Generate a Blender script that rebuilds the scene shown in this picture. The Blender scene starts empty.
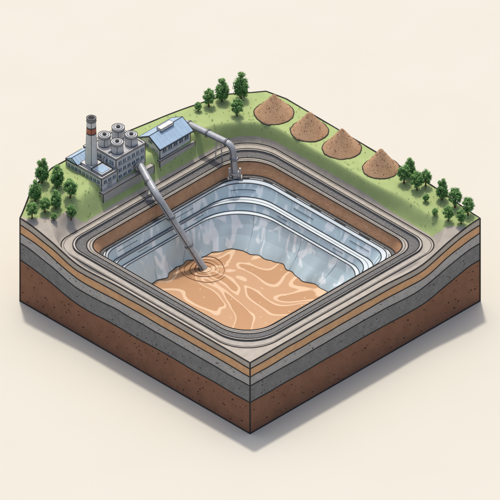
import bpy, bmesh, math, random, bisect
from mathutils import Vector, Matrix, noise
random.seed(7)
S2=math.sqrt(2)
scene=bpy.context.scene
COL=scene.collection
# ---------------------------------------------------------------- helpers
def ss(t):
    t=max(0.0,min(1.0,t)); return t*t*(3-2*t)
def mat(name,c1,c2=None,scale=3.0,rough=0.8,metal=0.0,bump=0.0,bscale=20.0,speck=None,sscale=6.0,ssize=0.12,p0=0.35,p1=0.65,detail=5,distort=0.0,speck2=None,s2scale=3.0,s2size=0.12,spec=0.3,stretch=None):
    m=bpy.data.materials.new(name); m.use_nodes=True
    nt=m.node_tree; N=nt.nodes; L=nt.links
    b=N['Principled BSDF']; b.inputs['Roughness'].default_value=rough; b.inputs['Metallic'].default_value=metal
    b.inputs['Specular IOR Level'].default_value=spec
    tc=N.new('ShaderNodeTexCoord')
    if c2 is None: c2=tuple(x*0.85 for x in c1)
    n=N.new('ShaderNodeTexNoise'); n.inputs['Scale'].default_value=scale; n.inputs['Detail'].default_value=detail
    n.inputs['Distortion'].default_value=distort
    vec=tc.outputs['Object']
    if stretch:
        mp=N.new('ShaderNodeMapping'); mp.inputs['Scale'].default_value=stretch; L.new(vec,mp.inputs['Vector']); vec=mp.outputs['Vector']
    L.new(vec,n.inputs['Vector'])
    r=N.new('ShaderNodeValToRGB'); r.color_ramp.elements[0].position=p0; r.color_ramp.elements[1].position=p1
    r.color_ramp.elements[0].color=(*c1,1); r.color_ramp.elements[1].color=(*c2,1)
    L.new(n.outputs['Fac'],r.inputs['Fac'])
    col=r.outputs['Color']
    for (sc,scl,sz) in ((speck,sscale,ssize),(speck2,s2scale,s2size)):
        if sc is None: continue
        v=N.new('ShaderNodeTexVoronoi'); v.inputs['Scale'].default_value=scl
        L.new(tc.outputs['Object'],v.inputs['Vector'])
        lt=N.new('ShaderNodeMath'); lt.operation='LESS_THAN'; lt.inputs[1].default_value=sz
        L.new(v.outputs['Distance'],lt.inputs[0])
        mx=N.new('ShaderNodeMix'); mx.data_type='RGBA'
        L.new(lt.outputs[0],mx.inputs['Factor']); L.new(col,mx.inputs['A']); mx.inputs['B'].default_value=(*sc,1)
        col=mx.outputs['Result']
    L.new(col,b.inputs['Base Color'])
    if bump>0:
        n2=N.new('ShaderNodeTexNoise'); n2.inputs['Scale'].default_value=bscale; n2.inputs['Detail'].default_value=4
        L.new(vec,n2.inputs['Vector'])
        bp=N.new('ShaderNodeBump'); bp.inputs['Strength'].default_value=bump; bp.inputs['Distance'].default_value=0.1
        L.new(n2.outputs['Fac'],bp.inputs['Height']); L.new(bp.outputs['Normal'],b.inputs['Normal'])
    return m
def mkobj(name,verts,faces,mats,fm=None,parent=None,smooth=False):
    me=bpy.data.meshes.new(name); me.from_pydata([tuple(v) for v in verts],[],faces)
    for m in (mats if isinstance(mats,(list,tuple)) else [mats]): me.materials.append(m)
    if fm: me.polygons.foreach_set('material_index',fm)
    if smooth: me.polygons.foreach_set('use_smooth',[True]*len(me.polygons))
    me.update()
    o=bpy.data.objects.new(name,me); COL.objects.link(o)
    if parent: o.parent=parent
    return o
def empty(name,loc=(0,0,0),rz=0):
    e=bpy.data.objects.new(name,None); COL.objects.link(e); e.location=loc; e.rotation_euler=(0,0,rz); e.empty_display_size=.5
    return e
def tube_geo(pts,r,closed=False,n=6,cap=True):
    P=[Vector(p) for p in pts]; k=len(P); V=[];F=[]
    ref=None
    for i in range(k):
        if closed: d=(P[(i+1)%k]-P[i-1])
        else: d=(P[min(i+1,k-1)]-P[max(i-1,0)])
        d.normalize()
        if ref is None:
            ref=Vector((0,0,1)) if abs(d.z)<.9 else Vector((1,0,0))
        a=(ref-d*ref.dot(d)); 
        if a.length<1e-4: a=d.orthogonal()
        a.normalize(); b=d.cross(a); ref=a
        rr=r[i] if isinstance(r,(list,tuple)) else r
        for j in range(n):
            t=2*math.pi*j/n
            V.append(P[i]+a*math.cos(t)*rr+b*math.sin(t)*rr)
    m=k if closed else k-1
    for i in range(m):
        i2=(i+1)%k
        for j in range(n):
            j2=(j+1)%n
            F.append((i*n+j,i*n+j2,i2*n+j2,i2*n+j))
    if not closed and cap:
        F.append(tuple(range(n-1,-1,-1))); F.append(tuple((k-1)*n+j for j in range(n)))
    return V,F
class Geo:
    def __init__(s): s.v=[];s.f=[];s.m=[]
    def add(s,V,F,mi=0):
        o=len(s.v); s.v+=V; s.f+=[tuple(i+o for i in f) for f in F]; s.m+=[mi]*len(F)
    def box(s,x0,x1,y0,y1,z0,z1,mi=0):
        V=[Vector(p) for p in ((x0,y0,z0),(x1,y0,z0),(x1,y1,z0),(x0,y1,z0),(x0,y0,z1),(x1,y0,z1),(x1,y1,z1),(x0,y1,z1))]
        s.add(V,[(0,3,2,1),(4,5,6,7),(0,1,5,4),(1,2,6,5),(2,3,7,6),(3,0,4,7)],mi)
    def cyl(s,x,y,z0,z1,r0,r1,mi=0,n=28):
        V=[];
        for z,r in ((z0,r0),(z1,r1)):
            for j in range(n):
                t=2*math.pi*j/n; V.append(Vector((x+r*math.cos(t),y+r*math.sin(t),z)))
        F=[(j,(j+1)%n,n+(j+1)%n,n+j) for j in range(n)]+[tuple(range(n-1,-1,-1)),tuple(range(n,2*n))]
        s.add(V,F,mi)
    def ribs(s,x,y,z0,z1,r0,r1,w,mi):
        for q in range(4):
            t=math.pi/4+q*math.pi/2; c,sn=math.cos(t),math.sin(t)
            s.tube([(x+r0*c,y+r0*sn,z0),(x+r1*c,y+r1*sn,z1)],w,mi,n=5)
    def ring(s,x,y,z,r,t,mi=0,n=28):
        V,F=tube_geo([(x+r*math.cos(2*math.pi*j/n),y+r*math.sin(2*math.pi*j/n),z) for j in range(n)],t,True,5)
        s.add(V,F,mi)
    def tube(s,pts,r,mi=0,closed=False,n=6):
        V,F=tube_geo(pts,r,closed,n); s.add(V,F,mi)
    def boxlines(s,x0,x1,y0,y1,z0,z1,r,mi):
        c=[(x0,y0),(x1,y0),(x1,y1),(x0,y1)]
        for i in range(4):
            a=c[i]; b=c[(i+1)%4]
            s.tube([(a[0],a[1],z0),(a[0],a[1],z1)],r,mi,n=5)
            s.tube([(a[0],a[1],z1),(b[0],b[1],z1)],r,mi,n=5)
            s.tube([(a[0],a[1],z0),(b[0],b[1],z0)],r,mi,n=5)
    def make(s,name,mats,parent=None,smooth=False):
        return mkobj(name,s.v,s.f,mats,s.m,parent,smooth)
# ---------------------------------------------------------------- materials
LINE=mat('dark_edging',(.018,.016,.015),(.03,.027,.025),rough=.7)
M_bg=mat('cream_ground',(.655,.625,.53),(.648,.618,.522),scale=.15,rough=.95,spec=.05)
M_taupe=mat('compacted_earth',(.49,.43,.36),(.42,.37,.31),scale=1.2,bump=.3,speck=(.2,.17,.14),sscale=4,ssize=.09)
M_road=mat('haul_road',(.46,.42,.355),(.40,.36,.31),scale=2,bump=.25,speck=(.24,.21,.18),sscale=6,ssize=.1)
M_gravel=mat('dark_gravel',(.11,.107,.10),(.18,.175,.17),scale=9,bump=.5,bscale=14,speck=(.31,.305,.30),sscale=5.5,ssize=.2,speck2=(.04,.04,.04),s2scale=4.2,s2size=.16)
M_kerb=mat('concrete_kerb',(.50,.47,.42),(.42,.395,.36),scale=5,bump=.2)
M_brown=mat('clay_bank',(.58,.32,.175),(.49,.265,.14),scale=1.5,bump=.4,bscale=6,speck=(.15,.07,.04),sscale=4,ssize=.12)
M_tan=mat('tan_sand_layer',(.68,.39,.20),(.59,.33,.165),scale=1.2,bump=.3,speck=(.2,.1,.05),sscale=3.6,ssize=.12)
M_g1=mat('light_gravel_layer',(.44,.42,.40),(.38,.36,.345),scale=1.5,bump=.4,speck=(.08,.08,.08),sscale=4.2,ssize=.14,speck2=(.55,.53,.5),s2scale=3.2,s2size=.12)
M_g2=mat('dark_gravel_layer',(.22,.215,.21),(.18,.175,.17),scale=1.5,bump=.4,speck=(.03,.03,.03),sscale=4.6,ssize=.17,speck2=(.36,.35,.34),s2scale=3.7,s2size=.13)
M_soil=mat('brown_subsoil',(.262,.122,.070),(.225,.103,.058),scale=.8,bump=.4,bscale=8,speck=(.07,.03,.02),sscale=2.6,ssize=.11,speck2=(.40,.24,.15),s2scale=2.1,s2size=.08)
M_liner=mat('geomembrane_liner',(.56,.70,.74),(.86,.94,.95),scale=.9,rough=.42,bump=.25,bscale=1.6,p0=.53,p1=.59,detail=1.5,distort=.8,spec=.4,stretch=(1,1,.25))  # pale downslope streaks are glare painted into the liner colour
M_bench=mat('liner_bench',(.58,.65,.66),(.65,.71,.72),scale=1,rough=.5,bump=.15,bscale=4,spec=.3)
M_slurry=mat('tailings_slurry',(.56,.285,.135),(.56,.285,.135),scale=.2,rough=.5,spec=.2)
M_pile=mat('ore_stockpile',(.57,.345,.195),(.50,.295,.165),scale=1.5,bump=.4,bscale=9,speck=(.17,.09,.05),sscale=3.6,ssize=.14,speck2=(.70,.48,.31),s2scale=5,s2size=.12)
M_wall=mat('painted_wall',(.72,.71,.68),(.64,.63,.61),scale=2,rough=.6)
M_wall2=mat('grey_panel_wall',(.52,.53,.53),(.46,.47,.47),scale=2,rough=.6)
M_roof=mat('blue_metal_roof',(.40,.54,.68),(.34,.48,.62),scale=1.5,rough=.4,spec=.4)
M_rflat=mat('flat_roof',(.56,.56,.55),(.49,.49,.48),scale=2)
M_glass=mat('window_glass',(.05,.09,.13),(.10,.16,.22),scale=1.2,rough=.1,spec=.8)
M_steel=mat('galvanised_steel',(.44,.45,.46),(.37,.38,.39),scale=2.5,rough=.4,metal=.1,spec=.5)
M_steelL=mat('pale_steel',(.62,.62,.61),(.54,.54,.53),scale=3,rough=.4)
M_dkst=mat('sooty_steel',(.24,.24,.24),(.18,.18,.18),scale=3,rough=.6)
M_red=mat('red_paint',(.48,.15,.09),(.42,.13,.08),scale=3,rough=.5)
M_bark=mat('bark',(.16,.085,.045),(.10,.055,.03),scale=8,bump=.5)
M_white=mat('white_paint',(.75,.74,.72),(.68,.67,.65),scale=3,rough=.5)
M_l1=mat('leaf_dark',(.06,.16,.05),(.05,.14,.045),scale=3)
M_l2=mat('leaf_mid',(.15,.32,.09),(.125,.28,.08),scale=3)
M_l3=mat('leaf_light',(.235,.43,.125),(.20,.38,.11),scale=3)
M_gb=mat('grass_blade',(.17,.28,.07),(.24,.36,.11),scale=2)
def terrain_mat():
    m=mat('grass_and_earth',(.39,.48,.19),(.35,.44,.17),scale=.9,bump=.2,bscale=12,speck=(.19,.28,.08),sscale=2.6,ssize=.08)
    nt=m.node_tree;N=nt.nodes;L=nt.links;b=N['Principled BSDF']
    g=b.inputs['Base Color'].links[0].from_socket
    tc=N.new('ShaderNodeTexCoord')
    at=N.new('ShaderNodeAttribute'); at.attribute_name='grass'
    gt=N.new('ShaderNodeMath'); gt.operation='GREATER_THAN'; gt.inputs[1].default_value=.5; L.new(at.outputs['Fac'],gt.inputs[0])
    e=N.new('ShaderNodeTexNoise'); e.inputs['Scale'].default_value=1.3; e.inputs['Detail'].default_value=6; L.new(tc.outputs['Object'],e.inputs['Vector'])
    r=N.new('ShaderNodeValToRGB'); r.color_ramp.elements[0].position=.35; r.color_ramp.elements[1].position=.65
    r.color_ramp.elements[0].color=(.47,.42,.35,1); r.color_ramp.elements[1].color=(.41,.36,.30,1); L.new(e.outputs['Fac'],r.inputs['Fac'])
    mx=N.new('ShaderNodeMix'); mx.data_type='RGBA'; L.new(gt.outputs[0],mx.inputs['Factor']); L.new(r.outputs['Color'],mx.inputs['A']); L.new(g,mx.inputs['B'])
    L.new(mx.outputs['Result'],b.inputs['Base Color'])
    return m
M_terr=terrain_mat()
def slurry():
    nt=M_slurry.node_tree;N=nt.nodes;L=nt.links;b=N['Principled BSDF']
    tc=N.new('ShaderNodeTexCoord')
    mp=N.new('ShaderNodeMapping'); mp.inputs['Location'].default_value=(3.2,1.5,0); L.new(tc.outputs['Object'],mp.inputs['Vector'])
    n=N.new('ShaderNodeTexNoise'); n.inputs['Scale'].default_value=.15; n.inputs['Detail'].default_value=.7; n.inputs['Distortion'].default_value=1.3
    L.new(mp.outputs['Vector'],n.inputs['Vector'])
    r=N.new('ShaderNodeValToRGB'); cr=r.color_ramp
    A=(.475,.262,.13,1);B=(.68,.475,.305,1);C=(.52,.305,.165,1)
    cr.elements[0].position=0; cr.elements[0].color=A; cr.elements[1].position=1; cr.elements[1].color=A
    for p,c in ((.39,A),(.398,B),(.43,B),(.438,C),(.53,C),(.538,B),(.575,B),(.583,A)):
        x=cr.elements.new(p); x.color=c
    L.new(n.outputs['Fac'],r.inputs['Fac'])
    v=N.new('ShaderNodeTexVoronoi'); v.inputs['Scale'].default_value=1.4; L.new(tc.outputs['Object'],v.inputs['Vector'])
    lt=N.new('ShaderNodeMath'); lt.operation='LESS_THAN'; lt.inputs[1].default_value=.08; L.new(v.outputs['Distance'],lt.inputs[0])
    mx=N.new('ShaderNodeMix'); mx.data_type='RGBA'; L.new(lt.outputs[0],mx.inputs['Factor']); L.new(r.outputs['Color'],mx.inputs['A']); mx.inputs['B'].default_value=(.82,.66,.48,1)
    L.new(mx.outputs['Result'],b.inputs['Base Color'])
    w=N.new('ShaderNodeTexNoise'); w.inputs['Scale'].default_value=1.2; w.inputs['Distortion'].default_value=2; L.new(tc.outputs['Object'],w.inputs['Vector'])
    bp=N.new('ShaderNodeBump'); bp.inputs['Strength'].default_value=.2; bp.inputs['Distance'].default_value=.2
    L.new(w.outputs['Fac'],bp.inputs['Height']); L.new(bp.outputs['Normal'],b.inputs['Normal'])
slurry()
# ---------------------------------------------------------------- geometry of the block
CX,CY=-0.25,-2.65
ZB=-8.7
D1=Vector((1,-1,0))/S2; D2=Vector((1,1,0))/S2
NA,NS=22,40
def ring(a,z,wav=0.0,cx=CX,cy=CY,k=7.0,rs=1.0):
    pts=[]
    corners=[(1,1,2.1),(-1,1,4.4),(-1,-1,2.1),(1,-1,4.2)]
    for ci,(sp,sq,r) in enumerate(corners):
        r=min(r*rs*(a/13.8)**.5,a*.9)
        c=Vector((sp*(a-r),sq*(a-r)))
        a0=ci*math.pi/2
        for j in range(NA+1):
            t=a0+math.pi/2*j/NA
            pts.append((c.x+r*math.cos(t),c.y+r*math.sin(t)))
        sp2,sq2,r2=corners[(ci+1)%4]; r2=min(r2*rs*(a/13.8)**.5,a*.9)
        e=Vector((sp2*(a-r2),sq2*(a-r2))); t=a0+math.pi/2
        e=e+Vector((math.cos(t),math.sin(t)))*r2; s=Vector(pts[-1])
        for j in range(1,NS): 
            q=s.lerp(e,j/NS); pts.append((q.x,q.y))
    out=[]
    for i,(p,q) in enumerate(pts):
        x,y=(D1*p+D2*q)[:2]
        if wav:
            th=math.atan2(y,x); rr=math.hypot(x,y)
            w=wav*(math.sin(k*3*th+1)*.5+math.sin(k*5*th+2.2)*.35+math.sin(round(k*1.3)*th))
            x*=1+w/rr; y*=1+w/rr
        out.append(Vector((cx+x,cy+y,z)))
    return out
def strip(rings):
    V=[];F=[];n=len(rings[0])
    for r in rings: V+=r
    for k in range(len(rings)-1):
        for i in range(n):
            j=(i+1)%n
            F.append((k*n+i,k*n+j,(k+1)*n+j,(k+1)*n+i))
    return V,F
POLY=[(23,0),(3.6,19.9),(1.6,21.2),(-2.2,20.6),(-6,18.0),(-11,14.4),(-16,10.8),(-19.8,7.2),(-22,3.4),(-23,0),(0,-23)]
POLY=[Vector(p) for p in POLY]
def ray_poly(th):
    d=Vector((math.cos(th),math.sin(th))); o=Vector((CX,CY)); best=None
    for i in range(len(POLY)):
        a=POLY[i]; b=POLY[(i+1)%len(POLY)]; e=b-a
        den=d.x*e.y-d.y*e.x
        if abs(den)<1e-9: continue
        w=a-o; t=(w.x*e.y-w.y*e.x)/den; u=(w.x*d.y-w.y*d.x)/den
        if t>0 and -1e-6<=u<=1+1e-6: best=t if best is None else min(best,t)
    return best
A0=13.8
R0=ring(A0,0)
THR=sorted((math.atan2(p.y-CY,p.x-CX),math.hypot(p.x-CX,p.y-CY)) for p in R0)
TH_=[q[0] for q in THR]
def rim_r(th):
    i=bisect.bisect(TH_,th); a=THR[i-1]; b=THR[i%len(THR)]
    dt=(b[0]-a[0])%(2*math.pi); u=((th-a[0])%(2*math.pi))/dt if dt>1e-9 else 0
    return a[1]+(b[1]-a[1])*u
def zmax(x,y):
    if y<0: 
        t=(abs(x)-16.5)/6.5
        return 1.45*ss(t)-.25*ss((abs(x)-13)/3.5)*(1-ss((abs(x)-17)/3.0))
    zb=2.5+( -0.5)*ss((x+9)/9)
    return 1.45+(zb-1.45)*ss(y/6)
def kfun(x,y):
    k=2.2+1.1*ss((y+.5)/1.5)
    return k+2.9*ss((y-2)/4)*ss((x+4.5)/3.5)
def terr(x,y):
    th=math.atan2(y-CY,x-CX); r=math.hypot(x-CX,y-CY)
    rr=rim_r(th); ro=ray_poly(th); e=(r-rr)/(ro-rr)
    ex,ey=CX+ro*math.cos(th),CY+ro*math.sin(th)
    return zmax(ex,ey)*ss(e*kfun(x,y))
site=empty('tailings_pit')
landblock=empty('terrain')
OUT=[]
for p in R0:
    th=math.atan2(p.y-CY,p.x-CX); r=ray_poly(th); OUT.append(Vector((CX+r*math.cos(th),CY+r*math.sin(th),0)))
for c in POLY:
    i=min(range(len(OUT)),key=lambda i:(OUT[i].xy-c).length); OUT[i]=Vector((c.x,c.y,0))
rows=[];NR=40
for k in range(NR+1):
    t=k/NR; row=[]
    for i,p in enumerate(R0):
        q=p.lerp(OUT[i],t); zm=zmax(OUT[i].x,OUT[i].y)
        z=zm*ss(t*kfun(q.x,q.y))
        if 0<k<NR: z+=.05*noise.noise(Vector((q.x*.5,q.y*.5,0)))*min(1,t*4)*min(1,zm)
        row.append(Vector((q.x,q.y,z)))
    rows.append(row)
V,F=strip(rows)
to=mkobj('grass_ground',V,F,M_terr,parent=landblock,smooth=True)
att=to.data.attributes.new('grass','FLOAT','POINT')
vals=[]
def grassy(x,y,t):
    b=-1.3 if x>0 else 0.0+ (0.9 if t<.35 else 0)
    return y+.35*noise.noise(Vector((x*.8,y*.8,3)))-b
for k in range(NR+1):
    for i in range(len(R0)):
        q=rows[k][i]; t=k/NR
        g=grassy(q.x,q.y,t)
        g=min(g,(t-.06)*8)
        vals.append(max(0,min(1,.5+g)))
att.data.foreach_set('value',vals)
depth=[0,-.75,-1.75,-2.9,-4.9]
wt=[1,.95,.95,.9,.85]
lm=[M_taupe,M_tan,M_g1,M_g2,M_soil]
nO=len(OUT)
OP=OUT
def lay_z(i,k):
    p=OP[i]
    if k==5: return ZB
    z=zmax(p.x,p.y)*wt[k]+depth[k]
    if 0<k: z+=.10*noise.noise(Vector((p.x*.35,p.y*.35,k*7.1)))
    return z
names=['earth_layer','tan_sand_layer','light_gravel_layer','dark_gravel_layer','brown_subsoil_layer']
LN=Geo()
for k in range(5):
    r1=[Vector((OP[i].x,OP[i].y,lay_z(i,k))) for i in range(nO)]
    r2=[Vector((OP[i].x,OP[i].y,lay_z(i,k+1))) for i in range(nO)]
    V,F=strip([r2,r1]); mkobj(names[k],V,F,lm[k],parent=landblock)
    LN.tube(r1,.085 if k==0 else .065,closed=True,n=5)
LN.tube([Vector((p.x,p.y,ZB+.03)) for p in OP],.09,closed=True,n=5)
for c in ((0,-23),(-23,0),(23,0)):
    LN.tube([(c[0],c[1],ZB),(c[0],c[1],zmax(c[0],c[1]))],.085,n=5)
LN.make('edge_lines',[LINE],landblock)
PB=Geo()
def pebble(c,r,mi):
    bm=bmesh.new(); bmesh.ops.create_icosphere(bm,subdivisions=1,radius=r)
    s=Vector((random.uniform(.7,1.4),random.uniform(.7,1.3),random.uniform(.6,.9)))
    V=[Vector((v.co.x*s.x,v.co.y*s.y,v.co.z*s.z))*random.uniform(.85,1.15)+c for v in bm.verts]
    PB.add(V,[tuple(v.index for v in f.verts) for f in bm.faces],mi); bm.free()
for n in range(260):
    sgn=random.choice((-1,1)); u=random.uniform(.01,.99); x=sgn*23*u; y=-23+23*u
    z0=zmax(x,y)*.85-4.9; z=random.uniform(ZB+.2,z0-.25)
    pebble(Vector((x,y,z)),random.uniform(.04,.10),random.choice((0,0,1)))
for n in range(260):
    sgn=random.choice((-1,1)); u=random.uniform(.01,.99); x=sgn*23*u; y=-23+23*u
    z=zmax(x,y)*.9+random.uniform(-4.7,-1.95)
    pebble(Vector((x,y,z)),random.uniform(.03,.08),random.choice((2,3)))
PB.make('embedded_stones',[mat('stone_dark',(.07,.03,.02)),mat('stone_light',(.36,.21,.14)),mat('stone_black',(.03,.03,.03)),mat('stone_grey',(.36,.35,.34))],landblock)
# ---------------------------------------------------------------- pit
prof=[
 (13.8,0,M_road,'outer_road'),
 (12.95,0,M_kerb,'kerb_outer'),
 (12.95,.14,M_kerb,'kerb_top'),
 (12.75,.14,M_kerb,'kerb_side'),
 (12.75,0,M_gravel,'gravel_road'),
 (11.95,-.03,M_road,'inner_road'),
 (11.5,-.03,M_brown,'clay_bank'),
 (11.05,-1.3,M_gravel,'gravel_bench'),
 (10.75,-1.35,M_bench,'liner_anchor'),
 (10.5,-1.2,M_bench,'liner_anchor_top'),
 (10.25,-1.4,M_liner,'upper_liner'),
 (9.9,-2.65,M_bench,'liner_bench'),
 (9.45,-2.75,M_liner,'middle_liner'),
 (9.25,-3.5,M_bench,'lower_liner_bench'),
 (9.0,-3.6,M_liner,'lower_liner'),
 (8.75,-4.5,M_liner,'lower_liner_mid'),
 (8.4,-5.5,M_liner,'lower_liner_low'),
 (7.7,-7.05,None,''),
]
wavs={15:.06,16:.14,17:.26}
def shift(a): return -.9*ss((11-a)/2)-.75*ss((9-a)/1.3)
def prring(idx,t=0):
    a,z=prof[idx][0],prof[idx][1]
    w=wavs.get(idx,0)
    if t:
        a2,z2=prof[idx+1][0],prof[idx+1][1]; w2=wavs.get(idx+1,0)
        a=a+(a2-a)*t; z=z+(z2-z)*t; w=w+(w2-w)*t
    return ring(a,z,w,cx=CX+shift(a),rs=1+.7*ss((11-a)/3))
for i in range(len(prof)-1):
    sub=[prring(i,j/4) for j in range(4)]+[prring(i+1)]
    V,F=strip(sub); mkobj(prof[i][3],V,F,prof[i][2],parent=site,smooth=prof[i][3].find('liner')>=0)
LN=Geo()
def up(r,dz): return [p+Vector((0,0,dz)) for p in r]
for i,r in ((0,.065),(1,.035),(2,.05),(3,.05),(5,.06),(6,.065),(7,.06),(8,.05),(9,.045),(10,.05),(11,.055),(12,.05),(13,.045),(14,.045)):
    LN.tube(up(prring(i),.015),r,closed=True,n=5)
LN.tube(up(prring(0,.22),.01),.025,closed=True,n=4)
LN.tube(up(prring(5,.5),.01),.03,closed=True,n=4)
LN.tube(up(prring(11,.5),.01),.025,closed=True,n=4)
pf=[]
for p in prring(16,.85): pf.append(Vector((p.x,p.y,-6.83)))
LN.tube(pf,.05,closed=True,n=5)
def dashed(r,on,off,rad):
    i=0;n=len(r)
    while i<n-on:
        LN.tube(r[i:i+on],rad,n=4); i+=on+off
dashed(up(prring(10,.5),.05),9,14,.028)
dashed(up(prring(8,.5),.03),5,4,.025)
dashed(up(prring(12,.5),.05),6,22,.025)
LN.make('edging_lines',[LINE],site)
SM=Geo()
loops=[prring(14),prring(15),prring(16),prring(16,.8)]
top=[prring(10),prring(11)]
for i in range(6,len(loops[0]),21):
    SM.tube([l[i]+Vector((0,0,.02)) for l in loops],.022,0,n=4)
    SM.tube([l[(i+7)%len(l)]+Vector((0,0,.02)) for l in top],.02,0,n=4)
SM.make('liner_seams',[mat('weld_seam',(.36,.42,.45),(.42,.48,.5))],site)
cx=CX+shift(8)
rr=[ring(max(.05,8.7*k/30),-6.85,0,cx=cx) for k in range(1,31)]
RC=Vector((-4.5,3.0))
for row in rr:
    for p in row:
        d=(p.xy-RC).length
        p.z+=.10*math.cos(d*5.2)*math.exp(-d*.55)+.04*noise.noise(Vector((p.x*.5,p.y*.5,0)))
V,F=strip(rr); n0=len(rr[0]); F.append(tuple(range(n0-1,-1,-1)))
fl=mkobj('slurry_pond',V,F,M_slurry,smooth=True)
bm=bmesh.new(); bm.from_mesh(fl.data); bmesh.ops.recalc_face_normals(bm,faces=bm.faces)
if sum(f.normal.z for f in bm.faces)<0: bmesh.ops.reverse_faces(bm,faces=bm.faces)
bm.to_mesh(fl.data); bm.free()
M_rip=mat('slurry_ripple',(.20,.085,.04),(.26,.12,.06),scale=2,rough=.5)
g=Geo()
for R,a0,a1,w in ((.62,0,6.28,.05),(1.05,-.4,5.2,.045),(1.5,.3,6.0,.045),(2.0,-1.0,4.0,.04),(2.4,2.8,5.7,.035)):
    pts=[]
    for j in range(41):
        t=a0+(a1-a0)*j/40; q=R*(1+.05*math.sin(3*t+R*2)); x=RC.x+q*math.cos(t);y=RC.y+q*math.sin(t)
        d=q; z=-6.85+.10*math.cos(d*5.2)*math.exp(-d*.55)+.04*noise.noise(Vector((x*.5,y*.5,0)))+.02
        pts.append((x,y,z))
    rad=[w*math.sin(math.pi*min(1,max(.08,j/40))) +.01 for j in range(41)]
    g.tube(pts,rad,0,n=5)
g.make('ripples',[M_rip],fl)
# ---------------------------------------------------------------- ground
mkobj('ground',[(-400,-400,ZB-.004),(400,-400,ZB-.004),(400,400,ZB-.004),(-400,400,ZB-.004)],[(0,1,2,3)],M_bg)
# ---------------------------------------------------------------- factory
PZ=1.7
fac=empty('factory_building',(-14.7,4.0,PZ),-math.pi/4)
g=Geo()
g.box(-5.7,.35,-.3,6.9,-1.4,.12,0); g.boxlines(-5.7,.35,-.3,6.9,-1.4,.12,.04,1)
g.make('concrete_pad',[M_kerb,LINE],fac)
def windows(g,face,fix,s0,s1,z0,z1,n,mi_g,mi_f,mi_l,gap=.35):
    w=(s1-s0)/n
    for i in range(n):
        a=s0+w*i+w*gap/2; b=s0+w*(i+1)-w*gap/2
        if face=='y-':
            g.box(a-.05,b+.05,fix-.05,fix+.02,z0-.05,z1+.05,mi_f)
            g.box(a,b,fix-.07,fix+.01,z0,z1,mi_g)
            g.box((a+b)/2-.015,(a+b)/2+.015,fix-.085,fix,z0,z1,mi_f)
            g.box(a-.08,b+.08,fix-.12,fix+.01,z0-.10,z0-.05,mi_l)
        else:
            g.box(fix-.02,fix+.05,a-.05,b+.05,z0-.05,z1+.05,mi_f)
            g.box(fix-.01,fix+.07,a,b,z0,z1,mi_g)
            g.box(fix,fix+.085,(a+b)/2-.015,(a+b)/2+.015,z0,z1,mi_f)
            g.box(fix-.01,fix+.12,a-.08,b+.08,z0-.10,z0-.05,mi_l)
FM=[M_wall,M_wall2,M_roof,M_rflat,M_glass,M_white,LINE,M_steel]
lr=.045
def block(name,x0,x1,y0,y1,z0,z1,wall=0,par=.14,roof=3):
    g=Geo(); g.box(x0,x1,y0,y1,z0,z1,wall)
    g.box(x0+.14,x1-.14,y0+.14,y1-.14,z1,z1+.03,roof)
    for bx in ((x0-.04,x1+.04,y0-.04,y0+.12),(x0-.04,x1+.04,y1-.12,y1+.04),(x0-.04,x0+.12,y0+.12,y1-.12),(x1-.12,x1+.04,y0+.12,y1-.12)):
        g.box(*bx,z1-.02,z1+par,0)
    g.boxlines(x0-.04,x1+.04,y0-.04,y1+.04,z1-.02,z1+par,.035,6)
    g.boxlines(x0+.12,x1-.12,y0+.12,y1-.12,z1+.04,z1+par,.018,6)
    for c in ((x0,y0),(x1,y0),(x1,y1)): g.tube([(c[0],c[1],z0),(c[0],c[1],z1)],lr,6,n=5)
    return g
g=block('a',-5.2,-.2,0,2.2,.12,1.55)
windows(g,'y-',0,-5.05,-.35,.85,1.25,9,4,5,1)
windows(g,'y-',0,-5.05,-1.4,.28,.58,6,4,5,1)
windows(g,'x+',-.2,.15,2.05,.85,1.25,3,4,5,1)
g.box(-1.2,-.6,-.06,.01,.12,.66,1); g.box(-.92,-.88,-.075,.01,.12,.66,6)
g.box(-.21,-.12,.9,1.4,.12,.66,7)
g.box(-5.26,-.14,-.03,2.2,.70,.75,1)
g.make('front_hall',FM,fac)
g=Geo()
x0,x1,y0,y1,z=-5.15,-3.45,-.15,2.3,1.72
xm=(x0+x1)/2
V=[Vector(p) for p in ((x0,y0,z),(x1,y0,z),(x1,y1,z),(x0,y1,z),(xm,y0,z+.5),(xm,y1,z+.5))]
g.add(V,[(0,1,4),(2,3,5),(1,2,5,4),(3,0,4,5),(0,3,2,1)],2)
for a,b in ((0,1),(1,2),(0,4),(1,4),(4,5),(2,5)): g.tube([V[a],V[b]],.035,6,n=5)
for j in range(1,6):
    y=y0+(y1-y0)*j/6; g.tube([(x1,y,z+.01),(xm,y,z+.51)],.015,1,n=4)
g.make('blue_skylight_roof',FM,fac)
g=Geo(); g.box(-1.95,-.5,.35,1.85,1.58,1.78,3); g.boxlines(-1.95,-.5,.35,1.85,1.58,1.78,.025,6)
g.box(-1.8,-.7,.55,1.65,1.78,1.84,2)
g.make('roof_unit',FM,fac)
g=block('b',-4.1,-.35,2.2,6.3,.12,2.75,wall=0)
windows(g,'x+',-.35,2.4,6.15,1.95,2.4,6,4,5,1)
windows(g,'x+',-.35,2.4,6.15,1.1,1.5,6,4,5,1)
windows(g,'x+',-.35,2.4,4.4,.35,.7,3,4,5,1)
windows(g,'y-',2.2,-3.95,-.5,1.95,2.4,4,4,5,1)
g.box(-.36,-.27,5.0,5.8,.12,.85,1)
g.box(-.36,-.29,2.2,6.3,1.70,1.76,1)
g.make('process_block',FM,fac)
g=block('c',-5.3,-4.14,2.6,5.4,.12,1.7,wall=1,roof=2)
g.make('side_annex',FM,fac)
g=Geo()
cxx,cyy=-2.75,1.1
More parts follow.
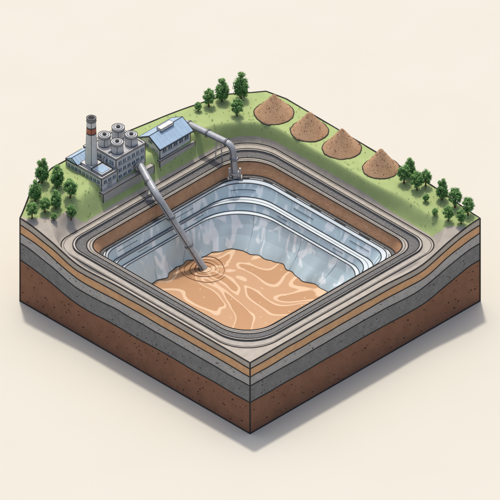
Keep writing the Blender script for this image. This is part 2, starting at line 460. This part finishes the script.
g.box(cxx-.75,cxx+.75,cyy-.75,cyy+.75,1.55,1.85,0); g.boxlines(cxx-.75,cxx+.75,cyy-.75,cyy+.75,1.55,1.85,.028,3)
zs=[1.85,5.45,5.55,6.15,6.25,6.95,7.3]; ms=[0,5,1,5,0,5]
def cr(z): return .62-.20*(z-1.85)/5.4
for i in range(6):
    r0,r1=cr(zs[i]),cr(zs[i+1])
    if i==5: r0=r1=.50
    g.cyl(cxx,cyy,zs[i],zs[i+1],r0,r1,ms[i]); g.ring(cxx,cyy,zs[i],r0+.005,.024,3)
g.ribs(cxx,cyy,1.85,6.95,cr(1.85),cr(6.95),.026,3)
g.ring(cxx,cyy,7.3,.48,.035,3); g.cyl(cxx,cyy,7.28,7.31,.34,.34,3)
g.make('chimney',[M_wall,M_red,M_white,LINE,M_steelL,M_dkst],fac)
g=Geo()
for (x,y) in ((-1.35,3.35),(-3.1,3.3),(-3.05,5.2),(-1.25,5.25)):
    g.cyl(x,y,2.78,3.75,.62,.56,0); g.cyl(x,y,3.75,3.95,.64,.64,0)
    g.cyl(x,y,3.93,3.97,.45,.45,1); g.cyl(x,y,3.97,4.08,.2,.2,2)
    g.ribs(x,y,2.78,3.75,.62,.56,.028,2)
    for z,r in ((2.8,.62),(3.75,.64),(3.96,.64)): g.ring(x,y,z,r,.033,2)
    g.ring(x,y,3.97,.45,.025,2)
g.make('roof_tanks',[M_steelL,M_steel,LINE],fac)
g=Geo(); g.tube([(-1.7,2.0,1.6),(-1.7,2.0,2.2),(-1.7,2.6,2.95),(-1.7,3.0,2.95)],.1,0,n=10)
g.tube([(-4.6,2.3,1.9),(-4.6,2.3,2.6),(-3.9,2.6,2.95)],.12,0,n=10)
g.make('ducts',[M_steel],fac)
sh=empty('pump_house_building',(-9.0,9.7,PZ),-math.pi/4)
g=Geo(); g.box(-3.0,.3,-.3,4.7,-1.2,.1,0); g.boxlines(-3.0,.3,-.3,4.7,-1.2,.1,.035,1); g.make('concrete_pad',[M_kerb,LINE],sh)
g=Geo(); X0,X1,Y0,Y1,H=-2.7,0,0,4.3,1.45
V=[Vector(p) for p in ((X0,Y0,.1),(X1,Y0,.1),(X1,Y1,.1),(X0,Y1,.1),(X0,Y0,H),(X1,Y0,H),(X1,Y1,H),(X0,Y1,H),((X0+X1)/2,Y0,H+.8),((X0+X1)/2,Y1,H+.8))]
g.add(V,[(0,1,5,8,4),(1,2,6,5),(2,3,7,9,6),(3,0,4,7)],0)
for a,b in ((0,4),(1,5),(2,6),(0,1),(1,2)): g.tube([V[a],V[b]],.042,6,n=5)
windows(g,'x+',0,.2,4.1,.75,1.15,5,4,5,1)
windows(g,'y-',0,-2.5,-1.5,.75,1.15,2,4,5,1)
g.box(-1.15,-.35,-.06,.01,.1,1.0,1); g.box(-.77,-.73,-.075,0,.1,1.0,6)
g.box(-1.6,-1.1,-.05,.01,1.40,1.75,4)
g.make('walls',FM,sh)
g=Geo()
ov=.22; xm=(X0+X1)/2; th=.12
for sx in (1,-1):
    xe=xm+sx*(1.35+ov); ze=H-.8*ov/1.35
    a=[Vector((xm,Y0-ov,H+.82)),Vector((xe,Y0-ov,ze+.02)),Vector((xe,Y1+ov,ze+.02)),Vector((xm,Y1+ov,H+.82))]
    b=[p+Vector((0,0,th)) for p in a]
    f=[(0,1,2,3),(7,6,5,4),(0,4,5,1),(1,5,6,2),(2,6,7,3),(3,7,4,0)]
    g.add(a+b,f,2)
    for p,q in ((b[0],b[1]),(b[1],b[2]),(b[2],b[3]),(b[3],b[0]),(a[0],a[1]),(a[1],a[2]),(a[1],b[1]),(a[2],b[2])): g.tube([p,q],.036,6,n=5)
    for j in range(1,9):
        t=j/9; g.tube([b[0].lerp(b[3],t),b[1].lerp(b[2],t)],.016,1,n=4)
g.box(xm-.3,xm+.3,1.2,3.0,H+.85,H+1.17,0); g.boxlines(xm-.3,xm+.3,1.2,3.0,H+.85,H+1.17,.025,6)
g.make('gable_roof',FM,sh)
# ---------------------------------------------------------------- pipes
def smoothpath(pts,rad,n=8):
    P=[Vector(p) for p in pts]; out=[P[0]]
    for i in range(1,len(P)-1):
        a=(P[i-1]-P[i]); b=(P[i+1]-P[i]); r=min(rad,a.length*.45,b.length*.45)
        s=P[i]+a.normalized()*r; e=P[i]+b.normalized()*r
        for k in range(n+1):
            t=k/n; out.append((1-t)**2*s+2*t*(1-t)*P[i]+t*t*e)
    out.append(P[-1]); return out
def seams(g,path,r,w,mi):
    last=Vector((1,0,0))
    L_,R_=[],[]
    for i,p in enumerate(path):
        d=(path[min(i+1,len(path)-1)]-path[max(i-1,0)]).normalized()
        s=d.cross(Vector((0,0,1)))
        s=s.normalized() if s.length>.25 else last
        if s.dot(last)<0 and i>0: s=-s
        last=s; L_.append(p+s*r); R_.append(p-s*r)
    g.tube(L_,w,mi,n=5); g.tube(R_,w,mi,n=5)
def flange(g,p,d,r,w,mi,lmi):
    d=Vector(d).normalized(); p=Vector(p)
    g.tube([p-d*w,p+d*w],r,mi,n=20)
    for s in (-1,1):
        q=p+d*w*s; a=d.orthogonal().normalized(); b=d.cross(a)
        g.tube([q+(a*math.cos(2*math.pi*j/20)+b*math.sin(2*math.pi*j/20))*r for j in range(20)],.026,lmi,closed=True,n=4)
PM=[M_steel,LINE,M_steelL,M_kerb]
dp=empty('discharge_pipeline')
g=Geo(); S=Vector((-11.35,8.05,2.55)); K=Vector((-9.3,3.9,1.45)); E=Vector((-4.6,3.1,-6.95))
path=smoothpath([S+Vector((-.5,.5,0)),S+Vector((.3,-.35,.05)),K,E],1.0)
g.tube(path,.38,0,n=24)
seams(g,path,.38,.04,1)
d=(E-K)
for t in (.3,.68): flange(g,K+d*t,d,.44,.06,0,1)
flange(g,S.lerp(K,.12),K-S,.48,.1,2,1); flange(g,S.lerp(K,.6),K-S,.44,.06,0,1)
g.make('pipe',PM,dp,smooth=False)
g=Geo()
q=S.lerp(K,.62)
for o in (-.45,.45):
    p=q+Vector((o*.7,o*.35,0)); g.tube([(p.x,p.y,-.05),(q.x,q.y,q.z-.2)],.08,0,n=6)
g.box(q.x-.5,q.x+.5,q.y-.4,q.y+.4,-.02,.12,3)
g.make('pipe_support',PM,dp)
wp=empty('overflow_pipeline')
g=Geo(); z=2.75
pp=[(-7.9,13.6,z),(-6.7,14.9,z),(-1.75,10.95,z-.1),(-1.5,10.8,-1.35)]
pp=[Vector(p) for p in pp]
path=smoothpath(pp,.9); g.tube(path,.35,0,n=24)
seams(g,path,.35,.036,1)
for t in (.12,.5,.88): flange(g,pp[1].lerp(pp[2],t),pp[2]-pp[1],.42,.06,0,1)
flange(g,(-1.6,10.85,1.1),(0,0,1),.42,.07,0,1); flange(g,(-1.52,10.81,-.6),(0,0,1),.45,.12,2,1)
g.make('pipe',PM,wp)
g=Geo()
for t in (.25,.72):
    q=pp[1].lerp(pp[2],t); zt=terr(q.x,q.y) if (abs(q.x)+q.y)>17.2 else -.05
    for o in (-.35,.35): g.tube([(q.x+o,q.y+o,zt-.05),(q.x+o*.6,q.y+o*.6,q.z-.3)],.06,0,n=6)
    g.tube([(q.x-.35,q.y-.35,q.z-.36),(q.x+.35,q.y+.35,q.z-.36)],.07,0,n=6)
g.box(-2.25,-.75,10.35,11.35,-1.42,-1.2,3); g.boxlines(-2.25,-.75,10.35,11.35,-1.42,-1.2,.025,1)
g.box(-2.15,-1.95,10.7,10.95,-1.2,-.1,0); g.box(-1.1,-.9,10.7,10.95,-1.2,-.1,0)
g.make('pipe_supports',PM,wp)
# ---------------------------------------------------------------- stockpiles
MR=[mat('rock_dark',(.20,.11,.06)),M_pile]
def pile(x,y,r,h,seed):
    n=72;V=[];F=[];rows_=26; zb=terr(x,y)
    lim=[]
    for j in range(n):   # the toe of the heap stops where the bank falls away
        a=2*math.pi*j/n; q=r
        while q>r*.75 and terr(x+q*math.cos(a),y+q*math.sin(a))<zb-.18: q-=.04
        lim.append(q)
    for _ in range(6): lim=[(lim[j-1]+lim[j]*2+lim[(j+1)%n])/4 for j in range(n)]
    for k in range(rows_+1):
        t=k/rows_
        for j in range(n):
            a=2*math.pi*j/n
            e=1+.03*noise.noise(Vector((math.cos(a)*1.6,math.sin(a)*1.6,seed)))+.03*noise.noise(Vector((math.cos(a)*5,math.sin(a)*5,seed+t*1.5)))*min(1,t*3)
            rr=lim[j]*t*e
            zz=h*(1-t)-.05*h*math.exp(-t*16)-.03*h*math.sin(math.pi*t)
            px,py=x+rr*math.cos(a),y+rr*math.sin(a)
            w=ss((t-.5)/.5)
            V.append(Vector((px,py,(zb*(1-w)+max(zb-.35,terr(px,py))*w)+zz)))
    for j in range(n):
        p=V[rows_*n+j]; V.append(Vector((p.x,p.y,p.z-.4)))
    for k in range(rows_+1):
        for j in range(n):
            j2=(j+1)%n; F.append((k*n+j,(k+1)*n+j,(k+1)*n+j2,k*n+j2))
    o=mkobj('ore_stockpile',V,F,M_pile,smooth=True)
    base=[V[rows_*n+j]+Vector((0,0,.04)) for j in range(n)]
    VV,FF=tube_geo(base,.05,True,5); mkobj('base_line',VV,FF,LINE,parent=o)
    G=Geo()
    for q in range(110):
        a=random.uniform(0,6.28); t=random.uniform(.1,1.0); i=min(rows_,int(t*rows_)); j=int(a/6.283*n)%n
        c=V[i*n+j].copy()
        bm=bmesh.new(); bmesh.ops.create_icosphere(bm,subdivisions=1,radius=random.uniform(.03,.06))
        G.add([v.co*random.uniform(.8,1.2)+c for v in bm.verts],[tuple(v.index for v in f.verts) for f in bm.faces],random.choice((0,1))); bm.free()
    G.make('loose_rocks',MR,o)
for (x,y,r,h,sd) in ((2.4,17.4,2.0,2.45,1),(5.95,14.3,1.9,2.5,2),(9.2,11.3,1.95,2.6,3),(13.1,7.8,1.85,2.6,4)):
    pile(x,y,r,h,sd*9.7)
# ---------------------------------------------------------------- trees
def tree_mesh(kind,seed):
    rnd=random.Random(seed); g=Geo()
    if kind=='round':
        g.tube([(0,0,-.1),(.02,0,.25),(-.01,.02,.5),(0,0,.7)],[.05,.035,.025,.01],0,n=7)
        cl=[]
        for i in range(16):
            a=i*2.4+rnd.uniform(-.3,.3); zz=.34+.54*i/15; sp=.21*math.sin(math.pi*min(1,max(0,(zz-.14)/.86)))
            c=Vector((math.cos(a)*sp,math.sin(a)*sp,zz)); cl.append((c,rnd.uniform(.105,.14)))
            if i<7: g.tube([(0,0,.25+.04*i),Vector((c.x*.7,c.y*.7,c.z))],[.018,.006],0,n=4)
        cl.append((Vector((0,0,.62)),.2))
    else:
        g.tube([(0,0,-.1),(0,0,.4),(0,0,.95)],[.04,.03,.006],0,n=7)
        cl=[]
        for lv in range(6):
            zz=.26+lv*.13; R=.20*math.cos(lv/6.0*1.42)*(.85 if lv==0 else 1)
            m=max(1,6-lv)
            for q in range(m):
                a=6.283*q/m+rnd.uniform(-.4,.4); c=Vector((math.cos(a)*R*.75,math.sin(a)*R*.75,zz+rnd.uniform(-.03,.03))); cl.append((c,.05+R*.4))
                g.tube([(0,0,zz+.04),c],[.012,.004],0,n=4)
    for (c,r) in cl:
        bm=bmesh.new(); bmesh.ops.create_icosphere(bm,subdivisions=1,radius=r*.74)
        g.add([v.co*rnd.uniform(.8,1.15)+c for v in bm.verts],[tuple(v.index for v in f.verts) for f in bm.faces],1); bm.free()
        for q in range(80):
            d=Vector((rnd.gauss(0,1),rnd.gauss(0,1),rnd.gauss(0,1))).normalized()
            p=c+d*r*rnd.uniform(.7,1.08)
            nrm=(d+Vector((rnd.uniform(-.5,.5),rnd.uniform(-.5,.5),rnd.uniform(0,.9)))).normalized()
            a=nrm.orthogonal().normalized(); b=nrm.cross(a); an=rnd.uniform(0,6.28)
            a,b=a*math.cos(an)+b*math.sin(an),b*math.cos(an)-a*math.sin(an)
            s=rnd.uniform(.02,.036)
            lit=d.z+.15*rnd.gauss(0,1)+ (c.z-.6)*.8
            mi=3 if lit>.3 else (2 if lit>-.5 else 1)  # crown shading put into leaf colour: lighter on top, darker underneath
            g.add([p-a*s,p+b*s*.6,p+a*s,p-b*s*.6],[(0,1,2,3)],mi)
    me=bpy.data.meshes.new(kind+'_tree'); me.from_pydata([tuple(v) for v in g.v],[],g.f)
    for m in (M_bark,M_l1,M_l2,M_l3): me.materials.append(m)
    me.polygons.foreach_set('material_index',g.m); me.update(); return me
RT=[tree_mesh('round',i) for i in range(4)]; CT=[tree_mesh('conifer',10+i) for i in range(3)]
def tree(kind,x,y,h,w=1.0):
    me=random.choice(RT if kind=='r' else CT)
    nm='broadleaf_tree' if kind=='r' else 'conifer_tree'
    o=bpy.data.objects.new(nm,me); COL.objects.link(o); o.location=(x,y,terr(x,y)-.03); o.scale=(h*w,h*w,h); o.rotation_euler=(0,0,random.uniform(0,6.28))
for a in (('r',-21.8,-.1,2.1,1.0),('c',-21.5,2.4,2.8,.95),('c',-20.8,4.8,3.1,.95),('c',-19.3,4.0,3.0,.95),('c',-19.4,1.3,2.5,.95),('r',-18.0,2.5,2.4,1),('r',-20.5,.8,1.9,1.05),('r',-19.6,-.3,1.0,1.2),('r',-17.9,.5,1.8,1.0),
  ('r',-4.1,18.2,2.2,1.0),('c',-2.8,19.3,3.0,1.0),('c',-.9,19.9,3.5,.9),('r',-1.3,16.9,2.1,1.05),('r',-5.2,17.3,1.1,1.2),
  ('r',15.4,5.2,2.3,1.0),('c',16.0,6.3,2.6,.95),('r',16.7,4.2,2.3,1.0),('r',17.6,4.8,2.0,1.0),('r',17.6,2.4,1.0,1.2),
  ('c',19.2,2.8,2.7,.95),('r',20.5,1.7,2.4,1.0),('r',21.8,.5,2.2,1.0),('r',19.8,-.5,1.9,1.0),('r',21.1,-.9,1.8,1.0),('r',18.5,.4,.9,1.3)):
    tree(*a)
g=Geo()
cnt=0
while cnt<360:
    x=random.uniform(-22,22); y=random.uniform(-.8,20)
    th=math.atan2(y-CY,x-CX)
    if ray_poly(th)<math.hypot(x-CX,y-CY)+.25: continue
    if math.hypot(x-CX,y-CY)<rim_r(th)+.5: continue
    cnt+=1; zt=terr(x,y)
    for q in range(5):
        a=random.uniform(0,6.28); h=random.uniform(.10,.22); dx,dy=math.cos(a)*.08,math.sin(a)*.08
        ox,oy=x+random.uniform(-.07,.07),y+random.uniform(-.07,.07)
        g.add([Vector((ox-dy*.25,oy+dx*.25,zt-.03)),Vector((ox+dy*.25,oy-dx*.25,zt-.03)),Vector((ox+dx,oy+dy,zt+h))],[(0,1,2)],0)
g.make('grass_tufts',[M_gb])
# ---------------------------------------------------------------- light, camera
el=math.radians(70); az=math.radians(-8)
sd=Vector((math.sin(az)*math.cos(el),math.cos(az)*math.cos(el),math.sin(el)))
sun=bpy.data.lights.new('sun','SUN'); sun.energy=2.1; sun.angle=math.radians(3); sun.color=(1,.95,.88)
so=bpy.data.objects.new('sun',sun); COL.objects.link(so); so.rotation_euler=sd.to_track_quat('Z','Y').to_euler(); so.location=sd*60
w=bpy.data.worlds.new('World'); scene.world=w; w.use_nodes=True
sk=w.node_tree.nodes.new('ShaderNodeTexSky'); sk.sky_type='NISHITA'; sk.sun_disc=False; sk.sun_elevation=el; sk.sun_rotation=az
sk.dust_density=4; sk.ozone_density=.5
w.node_tree.links.new(sk.outputs[0],w.node_tree.nodes['Background'].inputs['Color']); w.node_tree.nodes['Background'].inputs['Strength'].default_value=.15
cam=bpy.data.cameras.new('camera'); cam.type='ORTHO'; cam.ortho_scale=50; cam.clip_end=1000
co=bpy.data.objects.new('camera',cam); COL.objects.link(co)
e=math.atan(1/S2); tgt=Vector((0,-20/5.7735,0)); back=Vector((0,-math.cos(e),math.sin(e)))
co.location=tgt+back*120; co.rotation_euler=back.to_track_quat('Z','Y').to_euler()
scene.camera=co
scene.view_settings.view_transform='Standard'; scene.view_settings.look='None'; scene.view_settings.exposure=0
